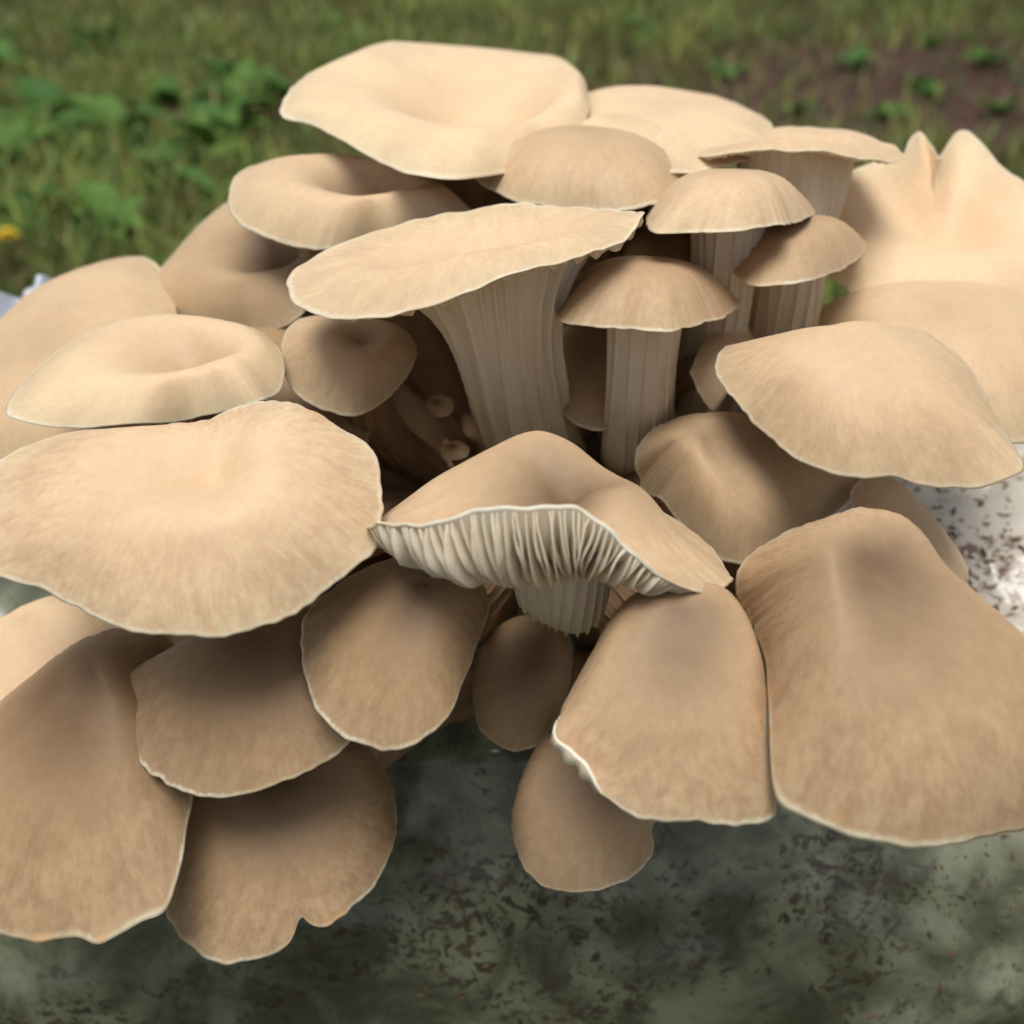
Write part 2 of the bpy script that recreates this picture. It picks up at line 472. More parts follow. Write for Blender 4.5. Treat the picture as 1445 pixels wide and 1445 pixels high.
def build_mushroom(s):
    cp = Cap(s)
    sd = s['seed']
    NA = s.get('na', 288)
    ph = np.linspace(0, 2 * np.pi, NA, endpoint=False)
    R, Zr = cp.Rat(ph)
    Rsoft = np.interp(ph, cp.ph, cp.soft(cp.R), period=2 * np.pi)
    Rsoft2 = np.interp(ph, cp.ph, cp.soft(cp.R, 40), period=2 * np.pi)
    rag = s.get('rag', 1.0)
    jag = periodic(NA, 60, int(sd * 10)) * .008 + periodic(NA, 26, int(sd * 10) + 1) * .010
    R = R * (1 + rag * jag)
    th_c, th_r = s.get('thick', .007), .0006
    thick = lambda t: th_r + (th_c - th_r) * np.clip(1 - t, 0, 1) ** 1.3
    # ---- cap: top sheet, rolled edge, underside
    tt = np.r_[np.linspace(0, .9, 34) ** .9, np.linspace(.9, 1, 9)[1:]]
    tt = np.sort(np.unique(np.clip(tt, 0.0015, 1)))
    rows, tv = [], []
    T, PH = np.meshgrid(tt, ph, indexing='ij')
    RR = np.tile(R, (len(tt), 1))
    top = cp.pts(T, PH, RR, np.tile(Zr, (len(tt), 1)), np.tile(Rsoft, (len(tt), 1)), np.tile(Rsoft2, (len(tt), 1)))
    # fine lumps and the scalloped margin
    cr = np.cos(PH), np.sin(PH)
    lump = .010 * np.sin(7 * cr[0] * T + sd) * np.cos(6 * cr[1] * T - sd) * T
    edge_w = (periodic(NA, 34, int(sd * 7) + 3) * .008)[None, :] * np.clip((T - .72) / .28, 0, 1) ** 2 * rag
    edge_w = edge_w + (periodic(NA, 15, int(sd * 7) + 5) * .007 * (.4 + .6 * rag))[None, :] * np.clip((T - .35) / .65, 0, 1) ** 2
    top = top + (cp.Rm * (lump + edge_w))[..., None] * cp.n
    # surface normals of the sheet
    dphi = np.roll(top, -1, 1) - np.roll(top, 1, 1)
    dt = np.gradient(top, axis=0)
    nrm = unit(np.cross(dt, dphi))
    nrm *= np.sign((nrm @ cp.n).mean())
    nc = np.clip(tt / .12, 0, 1)[:, None, None] ** 2          # the sheet is smooth over its centre
    nrm = unit(nrm * nc + cp.n * (1 - nc) + 1e-9)
    und = top - nrm * thick(T)[..., None]
    outd = unit(dt[-1] + 1e-9)
    und[-1] -= outd * .0007
    edge = (top[-1] + und[-1]) / 2 + outd * .0003
    V = np.concatenate([top, edge[None], und[::-1]], 0)
    tfan = np.concatenate([T, np.full((1, NA), 1.006), np.full_like(T, 1.03)], 0)
    PHf = np.tile(ph, (V.shape[0], 1))
    fan = np.stack([np.cos(PHf), np.sin(PHf), tfan], -1)
    nr = V.shape[0]
    faces = grid_faces(nr, NA)
    root = empty('oyster_mushroom', (0, 0, 0), s['label'], 'mushroom', 'oyster mushrooms growing in one cluster')
    # ---- stem axis
    base = s.get('base')
    if base is None:
        bx = 745 + (s['c'][0] - 745) * .38
        by = 800 + (s['c'][1] - 800) * .36
        base = (bx, by)
    B3 = bag_hit(*base)
    bo = np.array([0, B3[1] - BAG_C[1], B3[2] - BAG_C[2]]); bo = bo / np.linalg.norm(bo)
    B3 = B3 - bo * .006
    root.location = Vector(B3)
    O0 = cp.O + cp.n * (prof_eval(cp.F, np.array([0.0]))[0] * cp.Rm - th_c * .8)
    L = np.linalg.norm(B3 - O0)
    k1, k2 = s.get('k', (.45, .3))
    P1 = O0 - cp.n * L * k1
    P2 = B3 + (bo + (0, 0, .35)) * L * k2
    # ---- gills and stem: one loft, split in two parts
    vis = s.get('vis', 0)
    NG = s.get('ng', 110 if vis else 60)
    per = 8 if vis >= 2 else (6 if vis else 4)
    NB = NG * per
    pg = np.linspace(0, 2 * np.pi, NB, endpoint=False)
    Rg = np.interp(pg, np.r_[ph, 2 * np.pi], np.r_[R, R[0]])
    ts = s.get('ts', .34)
    ng_rows = 30 if vis else 10
    gt = np.linspace(.985, ts, ng_rows)
    TG, PG = np.meshgrid(gt, pg, indexing='ij')
    # sample the underside of the cap
    ti = np.interp(gt, tt, np.arange(len(tt)))
    i0 = np.clip(np.floor(ti).astype(int), 0, len(tt) - 2); fr = (ti - i0)[:, None, None]
    ja = pg / (2 * np.pi) * NA
    j0 = np.floor(ja).astype(int) % NA; j1 = (j0 + 1) % NA; fj = (ja - np.floor(ja))[None, :, None]
    def samp(G):
        a = G[i0] * (1 - fr) + G[i0 + 1] * fr
        return a[:, j0] * (1 - fj) + a[:, j1] * fj
    U = samp(und); UN = unit(samp(nrm))
    # stem rows
    ns = 44 if vis else 16
    u = np.linspace(0, 1, ns + 1)[1:]
    C = bez(O0, P1, P2, B3, u)
    u_all = np.linspace(0, 1, 60)
    rs = s.get('rs', .011)
    rb = s.get('rb', rs * 1.1)
    ring0 = U[-1]
    cen0 = ring0.mean(0)
    O0b = cen0
    C = bez(O0b, O0b - cp.n * L * k1, P2, B3, u)
    rad0 = ring0 - cen0
    tang = unit(np.gradient(np.concatenate([O0b[None], C], 0), axis=0))[1:]
    fl = s.get('flare', .22)
    srows = []
    for a in range(ns):
        tz = tang[a]
        w = math.exp(-u[a] / fl)
        if u[a] > .8:
            pass
        xa = cp.X - tz * (cp.X @ tz); xa /= np.linalg.norm(xa)
        ya = np.cross(-tz, xa)
        rr = rs + (rb - rs) * u[a]
        el = 1 + .12 * np.sin(2 * pg + sd + 2.0 * u[a]) + .05 * np.sin(3 * pg + 2 * sd)
        circ = (np.cos(pg) * rr * el)[:, None] * xa + (np.sin(pg) * rr * el)[:, None] * ya
        # the flared ring loses its out-of-plane part as it goes down
        r0 = rad0 - (rad0 @ cp.n)[:, None] * cp.n * (1 - w)
        srows.append(C[a] + circ * (1 - w) + r0 * w)
    SR = np.array(srows)
    LO = np.concatenate([U, SR], 0)
    # outward normals for the loft
    da = np.roll(LO, -1, 1) - np.roll(LO, 1, 1)
    dr = np.gradient(LO, axis=0)
    LN = unit(np.cross(dr, da))
    if (LN[2] @ cp.n).mean() > 0:
        LN = -LN
    # ridges
    nrw = LO.shape[0]
    sp = np.concatenate([(1 - gt) / (1 - ts), 1 + u * 3.2])               # 0 rim, 1 where the stem begins
    rr_ = np.random.default_rng(int(sd * 100))
    glen = np.where(np.arange(NG) % 4 == 0, rr_.uniform(2.2, 4.2, NG), np.where(np.arange(NG) % 2 == 0, rr_.uniform(.9, 1.7, NG), rr_.uniform(.3, .8, NG)))
    grow = rr_.uniform(0, .06, NG)
    wob = periodic(NB, 12, int(sd * 31)) * .5
    wob2 = periodic(NB, 9, int(sd * 31) + 1) * .5
    gi = pg / (2 * np.pi) * NG
    H = np.zeros((nrw, NB))
    gh = s.get('gh', .0016)
    for a in range(nrw):
        x = (gi + wob * math.sin(sp[a] * 2.3) * 1.6 + wob2 * sp[a] * .9 * math.cos(sp[a] * 1.7)) % NG
        i = np.floor(x).astype(int) % NG
        f = x - np.floor(x)
        tri = np.clip(1 - np.abs(f - .5) * 2.3, 0, 1) ** .8
        # widen surviving ridges low on the stem
        amp = np.clip((glen[i] - sp[a]) / .5, 0, 1) * np.clip((sp[a] - grow[i]) / .08 + .35, 0, 1)
        H[a] = tri * amp * (1.0 if sp[a] < 1 else max(.0, 1 - (sp[a] - 1) / 3.4) ** .8)
    LO = LO + LN * (gh * H)[..., None]
    fanL = np.stack([np.cos(np.tile(pg, (nrw, 1))), np.sin(np.tile(pg, (nrw, 1))), np.tile(sp[:, None], (1, NB))], -1)
    # local coordinates
    V = V - B3; LOl = LO - B3
    o = mesh_obj('cap', V, faces, M_CAP, root, {'fan': ('FLOAT_VECTOR', fan.reshape(-1, 3))})
    MG = M_GILL if (vis or s['id'] in 'TSGPE') else M_GILL_SHADE
    o.data.materials.append(MG)
    mi = np.zeros(len(o.data.polygons), dtype=np.int32)
    mi[(len(tt) + 1) * NA:] = 1
    o.data.polygons.foreach_set('material_index', mi)
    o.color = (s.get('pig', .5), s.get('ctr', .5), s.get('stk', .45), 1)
    k = ng_rows
    if not s.get('blades'):
        mesh_obj('gills', LOl[:k], grid_faces(k, NB), MG, root, {'fan': ('FLOAT_VECTOR', fanL[:k].reshape(-1, 3))}, kind='stuff')
    else:
        build_blades(s, cp, root, U, -UN, B3, pg, gt, ts, LN)
    mesh_obj('stem', LOl[k - 1:], grid_faces(nrw - k + 1, NB), M_STEM if vis else M_BROWN_SHADE, root, {'fan': ('FLOAT_VECTOR', fanL[k - 1:].reshape(-1, 3))})
    return root

def build_blades(s, cp, root, U, N, B3, pg, gt, ts, LN):
    """gills one by one: thin wavy blades standing off the underside from rim to stem"""
    nb = s['blades']
    NB = len(pg)
    sd = s['seed']
    r = np.random.default_rng(int(sd * 77))
    lo, hi = s.get('bl_range', (0, 360))
    kk = 0
    for b in range(nb):
        j = int((lo + (hi - lo) * (b + r.uniform(-.25, .25)) / nb) / 360 * NB) % NB
        full = (b % 3 == 0)
        t_in = 0 if full else 1
        nrow = len(gt)
        i_end = nrow if full else int(nrow * r.uniform(.35, .8))
        rows = np.arange(0, i_end)
        x = rows / max(1, i_end - 1)
        hgt = s.get('bl_h', .005) * r.uniform(.75, 1.15) * (np.clip(x * 3.0, 0, 1) ** .7) * (1 - .8 * np.clip((x - .75) / .25, 0, 1)) + .0006
        jw = (j + (np.sin(x * 5 + b) * .12 + np.sin(x * 11 + b * 2.1) * .06) * NB / nb)
        a = U[rows, (np.round(jw).astype(int)) % NB]
        nn = N[rows, j]
        side = unit(U[rows, (j + 2) % NB] - U[rows, (j - 2) % NB])
        lean = r.uniform(-.12, .12)
        bend = np.sin(x * 6 + b * 1.7) * .10 + lean
        tip = a + nn * hgt[:, None] + side * (hgt * bend)[:, None]
        a0 = a - nn * .0006
        mid = (a0 + tip) / 2 + side * (hgt * .10 * np.sin(b * 3.1 + x * 4))[:, None]
        th = .00042
        rowsv = np.stack([a0 - side * th, mid - side * th * .8, tip - side * th * .25, tip + side * th * .25, mid + side * th * .8, a0 + side * th], 1)  # rows x 6
        m = len(rows)
        f = grid_faces(m, 6, wrap=True)
        ph_ = pg[j % NB]
        fan = np.zeros((m, 6, 3)); fan[..., 0] = math.cos(ph_); fan[..., 1] = math.sin(ph_); fan[..., 2] = x[:, None]
        mesh_obj('gill', (rowsv - B3).reshape(-1, 3), f, M_GILL, root, {'fan': ('FLOAT_VECTOR', fan.reshape(-1, 3))})

#MUSHROOMS#

import json
SPEC = []
def M(id, label, c, d, n, out, **k):
    k.update(id=id, label=label, c=c, d=d, n=n, out=out)
    k.setdefault('seed', 1.37 * (len(SPEC) + 1))
    SPEC.append(k)

# --- back row
M('A', 'big pale cream funnel cap at the very top, its pointed left margin turned up', (690, 165), .43, (.05, .86, .50),
  [(395, 152), (415, 122), (445, 98), (500, 74), (560, 57), (620, 47), (680, 46), (740, 53), (785, 74), (815, 102), (828, 125), (830, 160), (810, 200), (760, 235), (700, 248), (655, 254), (610, 250), (560, 238), (510, 215), (470, 190), (435, 172), (405, 167)],
  F=[(0, -.42), (.2, -.30), (.42, -.02), (.6, .05), (.8, .0), (.93, -.07), (1, -.12)], B=[(0, -.42), (.2, -.26), (.45, .02), (.7, .16), (.9, .18), (1, .13)], tf=.5, rag=.35, stk=.15, pig=.05, ctr=.22, base=(700, 640), yaw=10, rs=.016)
M('B', 'cream cap at the back between the topmost funnel cap and the thin flat one', (930, 170), .45, (.05, .85, .5),
  [(800, 150), (825, 132), (860, 122), (920, 121), (980, 129), (1030, 142), (1070, 162), (1090, 180), (1080, 215), (1000, 240), (900, 240), (830, 210)],
  F=[(0, .12), (.4, .12), (.7, .07), (1, -.06)], rmin=.2, pig=.05, ctr=.1, base=(800, 650))
M('B2', 'cream lobed cap wedged directly behind the oval dome cap', (870, 190), .425, (.1, .8, .55),
  [(790, 185), (820, 168), (860, 160), (905, 166), (945, 188), (968, 212), (968, 245), (920, 265), (840, 260), (795, 230)],
  F=DOME, pig=.12, ctr=.15, base=(800, 660))
M('C', 'oval tan dome cap just above the wide ruffled funnel, overlapping the topmost cap', (830, 225), .395, (0, .82, .55),
  [(668, 245), (685, 218), (715, 198), (760, 183), (810, 177), (865, 181), (915, 190), (950, 207), (967, 232), (963, 260), (940, 283), (905, 294), (865, 299), (815, 296), (765, 291), (720, 281), (685, 263)],
  F=[(0, .26), (.3, .27), (.6, .2), (.85, .02), (1, -.16)], wave=.010, pig=.5, ctr=.25, base=(790, 670))
M('D', 'thin flat cap on the upper right, seen edge on with gills showing beneath', (1125, 215), .415, (.02, 1, .06),
  [(966, 218), (975, 203), (1000, 192), (1050, 184), (1110, 179), (1170, 181), (1225, 190), (1262, 205), (1279, 222), (1262, 229), (1215, 222), (1160, 213), (1100, 209), (1040, 211), (995, 219), (972, 226)],
  F=[(0, -.18), (.3, -.05), (.6, .04), (.85, .03), (1, -.03)], B=[(0, -.18), (.3, -.02), (.6, .06), (.85, .07), (1, .03)], pig=.28, ctr=.1, vis=1, ts=.5, flare=.35, rs=.011, base=(900, 640), wave=.01, b=.03, d0=0,
  front=[(966, 218), (1000, 221), (1040, 213), (1100, 210), (1160, 214), (1215, 223), (1262, 229), (1279, 223)],
  back=[(966, 218), (975, 203), (1000, 192), (1050, 184), (1110, 179), (1170, 181), (1225, 190), (1262, 205), (1279, 223)])
M('E', 'large cream cap at the right edge with a deep pinched notch in its back margin', (1345, 310), .44, (.0, .62, .78),
  [(1152, 300), (1160, 268), (1190, 245), (1230, 230), (1272, 222), (1284, 197), (1298, 184), (1307, 186), (1311, 207), (1318, 232), (1330, 218), (1342, 198), (1352, 186), (1366, 186), (1385, 203), (1415, 235), (1450, 262), (1510, 320), (1530, 390), (1480, 440), (1380, 450), (1290, 445), (1215, 425), (1190, 404), (1165, 385), (1155, 340)],
  F=[(0, -.24), (.2, -.14), (.45, .02), (.75, .01), (1, -.14)], B=[(0, -.24), (.3, -.16), (.6, -.03), (.85, .08), (1, .12)], rag=.35, stk=.15, pig=.08, ctr=.12, smooth=1, feat=[(104, 8, .06, 4)], wave=.02, base=(1010, 620), g=(1330, 330), na=384)
M('F', 'tan cap at the right edge, tucked behind the broad right hand dome', (1330, 480), .395, (.05, .72, .65),
  [(1150, 445), (1170, 420), (1215, 403), (1280, 399), (1340, 395), (1400, 402), (1450, 415), (1510, 470), (1520, 560), (1470, 622), (1380, 620), (1250, 580), (1170, 500)],
  F=DOME, rag=.35, pig=.32, ctr=.2, base=(1020, 680))
M('K', 'tan funnel cap with a dark brown hollow, left of centre below the topmost cap', (540, 268), .40, (.0, .78, .6),
  [(322, 290), (325, 262), (345, 238), (385, 222), (440, 217), (500, 220), (560, 235), (620, 258), (660, 275), (680, 300), (640, 318), (560, 330), (500, 345), (450, 352), (400, 345), (355, 325), (330, 308)],
  F=[(0, -.55), (.16, -.42), (.36, .0), (.55, .10), (.85, -.04), (1, -.2)], B=[(0, -.55), (.2, -.38), (.45, .02), (.7, .12), (1, .0)], tf=.5, rag=.35, stk=.15, pig=.3, ctr=.8, base=(660, 650), yaw=-25)
M('L', 'soft tan cap with a brown pit, left behind the hollow funnel cap', (405, 365), .425, (-.35, .6, .7),
  [(205, 405), (210, 345), (232, 305), (275, 278), (330, 264), (400, 275), (450, 320), (465, 380), (440, 430), (400, 462), (330, 470), (260, 460), (215, 440)],
  F=[(0, -.45), (.2, -.1), (.45, .18), (.75, .08), (1, -.2)], B=[(0, -.45), (.25, -.05), (.6, .1), (1, -.05)], yaw=-60, tf=.5, rag=.35, stk=.15, pig=0.6, ctr=.85, base=(610, 680))
M('M', 'large blurred tan cap cut by the left edge, behind the cream cap with a dimple', (90, 520), .42, (-.3, .65, .7),
  [(-90, 600), (-50, 500), (0, 450), (60, 402), (120, 376), (170, 364), (210, 364), (240, 400), (250, 460), (240, 550), (180, 640), (80, 680), (-20, 680), (-80, 650)],
  F=DOME, rag=.35, stk=.15, pig=.4, ctr=.2, base=(560, 700))
# --- middle
M('H2', 'small tan cap on the right, partly behind the upper small dome', (1125, 345), .385, (.0, .92, .40),
  [(1030, 370), (1036, 335), (1065, 305), (1110, 292), (1160, 295), (1200, 309), (1222, 342), (1217, 360), (1190, 380), (1150, 394), (1110, 401), (1070, 404), (1042, 392)],
  F=[(0, .36), (.3, .35), (.6, .24), (.85, .0), (1, -.2)], wave=.010, ng=60, pig=.7, ctr=.3, vis=1, base=(1060, 640), rs=.0105, ts=.42, flare=.12, k=(.4, .25))
M('H', 'upper small dome cap on a ribbed pale stem, right of centre', (1035, 290), .365, (.0, .95, .33),
  [(912, 315), (916, 290), (935, 262), (965, 242), (1005, 231), (1050, 230), (1090, 241), (1125, 262), (1150, 285), (1153, 300), (1125, 313), (1080, 321), (1040, 325), (990, 327), (950, 329), (922, 328)],
  F=[(0, .40), (.3, .39), (.6, .26), (.85, .02), (1, -.16)], wave=.010, ng=60, pig=.3, ctr=.3, vis=1, base=(965, 660), rs=.0096, gh=.0014, ts=.45, flare=.14, k=(.5, .25))
M('I', 'small brown dome cap on a fluted stem, beside the ruffled funnel and nearest the middle', (915, 425), .34, (.02, .95, .32),
  [(786, 450), (789, 420), (805, 390), (835, 370), (875, 361), (920, 360), (965, 367), (1005, 385), (1035, 412), (1043, 432), (1025, 446), (990, 457), (950, 467), (900, 466), (850, 461), (805, 457)],
  F=[(0, .42), (.3, .41), (.6, .28), (.85, .03), (1, -.16)], wave=.010, ng=60, pig=.7, ctr=.3, vis=1, base=(900, 690), rs=.0096, gh=.0014, rb=.0165, ts=.45, flare=.12, k=(.5, .25))
M('J', 'wide cream funnel cap with a ruffled margin on a thick fluted stem, in the centre', (705, 352), .335, (-.12, .93, .36),
  [(405, 405), (412, 382), (440, 362), (475, 345), (530, 325), (590, 308), (650, 296), (710, 288), (770, 290), (830, 296), (880, 297), (907, 299), (903, 318), (885, 335), (850, 352), (810, 364), (760, 378), (715, 391), (680, 400), (640, 418), (600, 434), (555, 446), (510, 449), (470, 450), (435, 440), (412, 424)],
  F=[(0, -.46), (.12, -.38), (.3, -.12), (.5, .03), (.72, .05), (1, -.10)], B=[(0, -.46), (.2, -.40), (.42, -.20), (.65, -.03), (.85, .06), (1, .10)], yaw=0, pig=.22, ctr=.45, vis=2, ng=56, gh=.0036, rs=.0100, rb=.021, ts=.44, flare=.075, base=(765, 690), k=(.45, .2), wave=.02, na=384, b=.034,
  front=[(405, 402), (412, 424), (435, 440), (470, 450), (510, 449), (555, 446), (600, 434), (640, 418), (680, 401), (715, 391), (760, 378), (810, 364), (850, 352), (885, 335), (903, 318), (908, 301)],
  back=[(405, 402), (412, 382), (440, 362), (475, 345), (530, 325), (590, 308), (650, 296), (710, 288), (770, 290), (830, 294), (880, 297), (908, 301)])
M('O', 'small brown cap with a dimple, under the left end of the ruffled funnel', (515, 488), .365, (.15, .72, .68),
  [(397, 505), (402, 470), (425, 450), (465, 444), (520, 448), (565, 462), (587, 488), (583, 515), (560, 550), (530, 575), (500, 588), (460, 580), (425, 562), (405, 538)],
  F=[(0, .04), (.2, .14), (.45, .22), (.75, .05), (1, -.3)], B=[(0, .04), (.25, .12), (.6, .12), (1, -.1)], pig=.55, ctr=.6, base=(640, 730), rs=.008)
M('N', 'cream cap with a sharp central dimple at the left, above the broad streaked cap', (290, 520), .345, (-.05, .84, .53),
  [(8, 582), (18, 555), (50, 520), (95, 485), (145, 458), (200, 446), (260, 445), (320, 453), (370, 470), (397, 498), (402, 530), (390, 556), (345, 575), (290, 588), (230, 596), (170, 600), (110, 603), (60, 600), (22, 592)],
  F=[(0, -.30), (.14, -.14), (.38, .10), (.6, .12), (.85, -.02), (1, -.14)], B=[(0, -.30), (.18, -.08), (.45, .12), (.7, .13), (1, -.02)], tf=.5, rag=.35, stk=.15, pig=.12, ctr=.4, base=(600, 740))
M('G', 'broad tan dome cap with toothed margin, above the white mycelium patch at the right', (1180, 500), .325, (.04, .62, .78),
  [(1010, 530), (1015, 498), (1045, 470), (1090, 457), (1135, 455), (1160, 461), (1200, 455), (1250, 454), (1300, 464), (1345, 494), (1380, 540), (1410, 590), (1435, 635), (1444, 662), (1420, 678), (1385, 688), (1350, 686), (1300, 683), (1260, 673), (1215, 676), (1170, 668), (1130, 650), (1090, 622), (1055, 588), (1035, 560)],
  F=[(0, .18), (.2, .19), (.45, .14), (.7, .02), (.88, -.12), (1, -.22)], B=[(0, .18), (.3, .12), (.7, -.1), (1, -.3)], stk=.6, pig=.33, ctr=.1, base=(1000, 740), na=384, vis=0)
# --- front; lower caps are genuinely browner, then deepened to paint in their shade
M('R', 'brown hood shaped cap squeezed under the broad right hand dome', (985, 630), .34, (.25, .45, .85),
  [(894, 655), (905, 622), (935, 598), (985, 583), (1040, 583), (1100, 600), (1170, 630), (1222, 672), (1200, 705), (1160, 735), (1115, 765), (1080, 788), (1045, 797), (1010, 788), (975, 757), (940, 715), (910, 680)],
  F=[(0, .14), (.2, .17), (.45, .19), (.75, .06), (1, -.25)], B=[(0, .14), (.3, .10), (1, -.3)], yaw=35, curl=[(200, 50, .25, -.4, .5)], pig=0.60, ctr=.7, base=(900, 760))
M('P', 'broad cream cap at the left with pinkish radial streaks and orange nicks along its margin', (300, 668), .295, (-.03, .62, .78),
  [(-45, 790), (-45, 720), (-10, 660), (40, 628), (100, 610), (170, 601), (240, 600), (295, 590), (345, 571), (390, 567), (430, 575), (475, 600), (530, 640), (538, 690), (540, 740), (532, 768), (500, 800), (455, 838), (410, 868), (365, 886), (310, 902), (260, 898), (200, 893), (140, 874), (90, 848), (50, 828), (0, 812)],
  feat=[(42, 34, .13, 1.6)], F=[(0, -.09), (.12, -.03), (.3, .06), (.45, .07), (.65, -.01), (.85, -.12), (1, -.22)], B=[(0, -.09), (.3, -.04), (.6, .0), (1, -.03)], rmin=.2, S=[(0, -.09), (.15, -.02), (.35, .06), (.6, .02), (1, -.2)], stk=.85, pig=.25, ctr=.05, base=(620, 780), na=384, wave=.03)
M('Q', 'front cap in the middle whose near margin rolls up to bare its white gills', (800, 735), .30, (.03, .97, .1),
  [(514, 745), (530, 733), (575, 735), (612, 712), (636, 680), (642, 650), (670, 625), (715, 612), (770, 613), (825, 628), (880, 652), (920, 680), (955, 715), (990, 755), (1025, 790), (1036, 815), (1015, 838), (980, 840), (938, 815), (892, 778), (850, 732), (790, 708), (725, 716), (660, 716), (600, 742), (545, 748)], g=(790, 690),
  b=.034, d0=-.004,
  front=[(514, 745), (530, 735), (545, 737), (600, 741), (635, 728), (660, 716), (690, 713), (725, 716), (750, 712), (790, 708), (825, 716), (850, 733), (892, 778), (938, 815), (980, 840), (1015, 838), (1034, 818)],
  back=[(514, 745), (560, 715), (600, 700), (700, 690), (800, 690), (900, 705), (980, 750), (1015, 785), (1034, 818)],
  F=[(0, .10), (.2, .0), (.5, -.12), (.72, -.15), (.9, -.04), (1, .10)], B=[(0, .10), (.2, .22), (.45, .42), (.7, .45), (.88, .32), (1, .12)], S=[(0, .10), (.22, .2), (.45, .24), (.7, .10), (1, .05)], yaw=-25, yawb=22, pig=.42, ctr=.95, vis=2, blades=150, ng=100, bl_h=.006, ts=.30, flare=.16, rs=.010, base=(790, 800), wave=.03, na=384)
M('S', 'huge brown bell shaped cap at the lower right edge', (1215, 800), .275, (.12, .42, .9),
  [(1036, 830), (1050, 790), (1100, 755), (1160, 733), (1215, 717), (1270, 726), (1310, 760), (1345, 810), (1400, 860), (1450, 900), (1500, 980), (1520, 1080), (1490, 1150), (1445, 1170), (1400, 1180), (1345, 1192), (1290, 1197), (1230, 1188), (1180, 1170), (1130, 1150), (1098, 1128), (1088, 1090), (1085, 1000), (1078, 930), (1055, 870)],
  F=[(0, .13), (.15, .145), (.4, .16), (.7, .06), (1, -.17)], B=[(0, .13), (.4, .10), (1, -.06)], rmin=.2, S=[(0, .13), (.2, .14), (.45, .12), (.75, -.05), (1, -.33)], yaw=15, stk=.9, curl=[(188, 48, .22, -.42, .35), (0, 50, .25, -.4, .6)], wave=.012, pig=.7, ctr=.85, base=(1000, 860), na=384)
M('T', 'brown hood shaped front cap whose lower left margin curls up to show gills', (960, 870), .28, (-.02, .36, .93),
  [(783, 1035), (800, 985), (830, 930), (860, 875), (900, 835), (960, 815), (1020, 828), (1055, 870), (1075, 930), (1083, 1000), (1089, 1080), (1096, 1148), (1075, 1163), (1030, 1166), (980, 1160), (920, 1160), (885, 1147), (855, 1120), (820, 1080), (795, 1055)],
  F=[(0, .20), (.2, .22), (.5, .16), (.8, .0), (1, -.12)], B=[(0, .20), (.4, .12), (1, -.25)], S=[(0, .20), (.35, .17), (.65, .0), (.85, -.22), (1, -.42)], stk=.9, wave=.012, pig=.65, ctr=.75, base=(860, 890), na=384, curl=[(-128, 17, .24, .32, .74), (-8, 50, .30, -.55, .55), (180, 34, .2, -.4, .55)])
M('U', 'brown bent cap hanging lowest in the middle, behind the curled hood cap', (850, 1090), .335, (-.1, .4, .9),
  [(722, 1165), (730, 1115), (748, 1070), (775, 1035), (830, 1020), (900, 1040), (940, 1090), (935, 1140), (920, 1170), (922, 1200), (900, 1232), (865, 1250), (825, 1259), (780, 1256), (758, 1246), (735, 1215)],
  F=[(0, .2), (.2, .2), (.5, .14), (.8, -.04), (1, -.2)], S=[(0, .14), (.2, .15), (.45, .08), (.75, -.08), (1, -.30)], curl=[(180, 55, .25, -.45, .55), (10, 30, .2, -.3, .6)], pig=0.72, ctr=.9, base=(840, 960))
M('V', 'smallest dark brown cap hanging in the gap under the front gills', (755, 915), .37, (-.1, .35, .93),
  [(668, 985), (671, 935), (690, 895), (725, 872), (770, 868), (803, 895), (806, 950), (790, 1005), (765, 1045), (735, 1061), (700, 1052), (675, 1025)],
  F=DOME, curl=[(0, 60, .25, -.4, .5), (180, 60, .25, -.4, .5)], pig=0.90, ctr=.9, base=(770, 880), rs=.007)
M('W', 'brown fan cap below the front gills, left of centre', (600, 830), .304, (-.1, .42, .9),
  [(424, 905), (432, 865), (470, 830), (530, 795), (600, 780), (665, 800), (690, 850), (675, 905), (655, 960), (635, 1008), (600, 1042), (560, 1058), (515, 1054), (475, 1033), (445, 1000), (432, 960)],
  F=[(0, .16), (.2, .17), (.5, .12), (.8, -.04), (1, -.17)], S=[(0, .14), (.2, .15), (.45, .08), (.75, -.08), (1, -.30)], stk=.6, thick=.009, curl=[(0, 50, .2, -.4, .55)], pig=1.0, ctr=.9, base=(700, 850))
M('X', 'brown fan cap directly below the broad streaked cap, above the notched one', (370, 905), .320, (-.1, .45, .88),
  [(172, 962), (195, 938), (240, 915), (300, 880), (370, 855), (450, 860), (500, 920), (510, 990), (492, 1050), (450, 1080), (400, 1105), (350, 1120), (300, 1126), (255, 1115), (215, 1093), (182, 1055), (178, 1025), (186, 998)],
  F=[(0, .14), (.2, .15), (.5, .1), (.8, -.04), (1, -.15)], S=[(0, .14), (.2, .15), (.45, .08), (.75, -.08), (1, -.30)], stk=.6, pig=1.0, ctr=.9, base=(640, 870))
M('Y', 'brown fan cap with a small notch in its lower margin, lowest at the left', (400, 1100), .345, (0, .42, .9),
  [(233, 1275), (237, 1190), (258, 1110), (310, 1060), (390, 1040), (470, 1040), (525, 1062), (552, 1105), (560, 1160), (552, 1205), (532, 1245), (500, 1280), (460, 1308), (440, 1307), (424, 1296), (412, 1326), (385, 1348), (340, 1360), (300, 1355), (262, 1330), (240, 1302)],
  F=[(0, .14), (.2, .15), (.5, .1), (.8, -.02), (1, -.12)], S=[(0, .14), (.2, .15), (.45, .08), (.75, -.08), (1, -.30)], stk=.9, curl=[(5, 40, .2, -.3, .6), (180, 45, .25, -.45, .55)], pig=0.9, ctr=.9, base=(640, 980), smooth=1, na=384, feat=[(-88, 6, -.05, 5)])
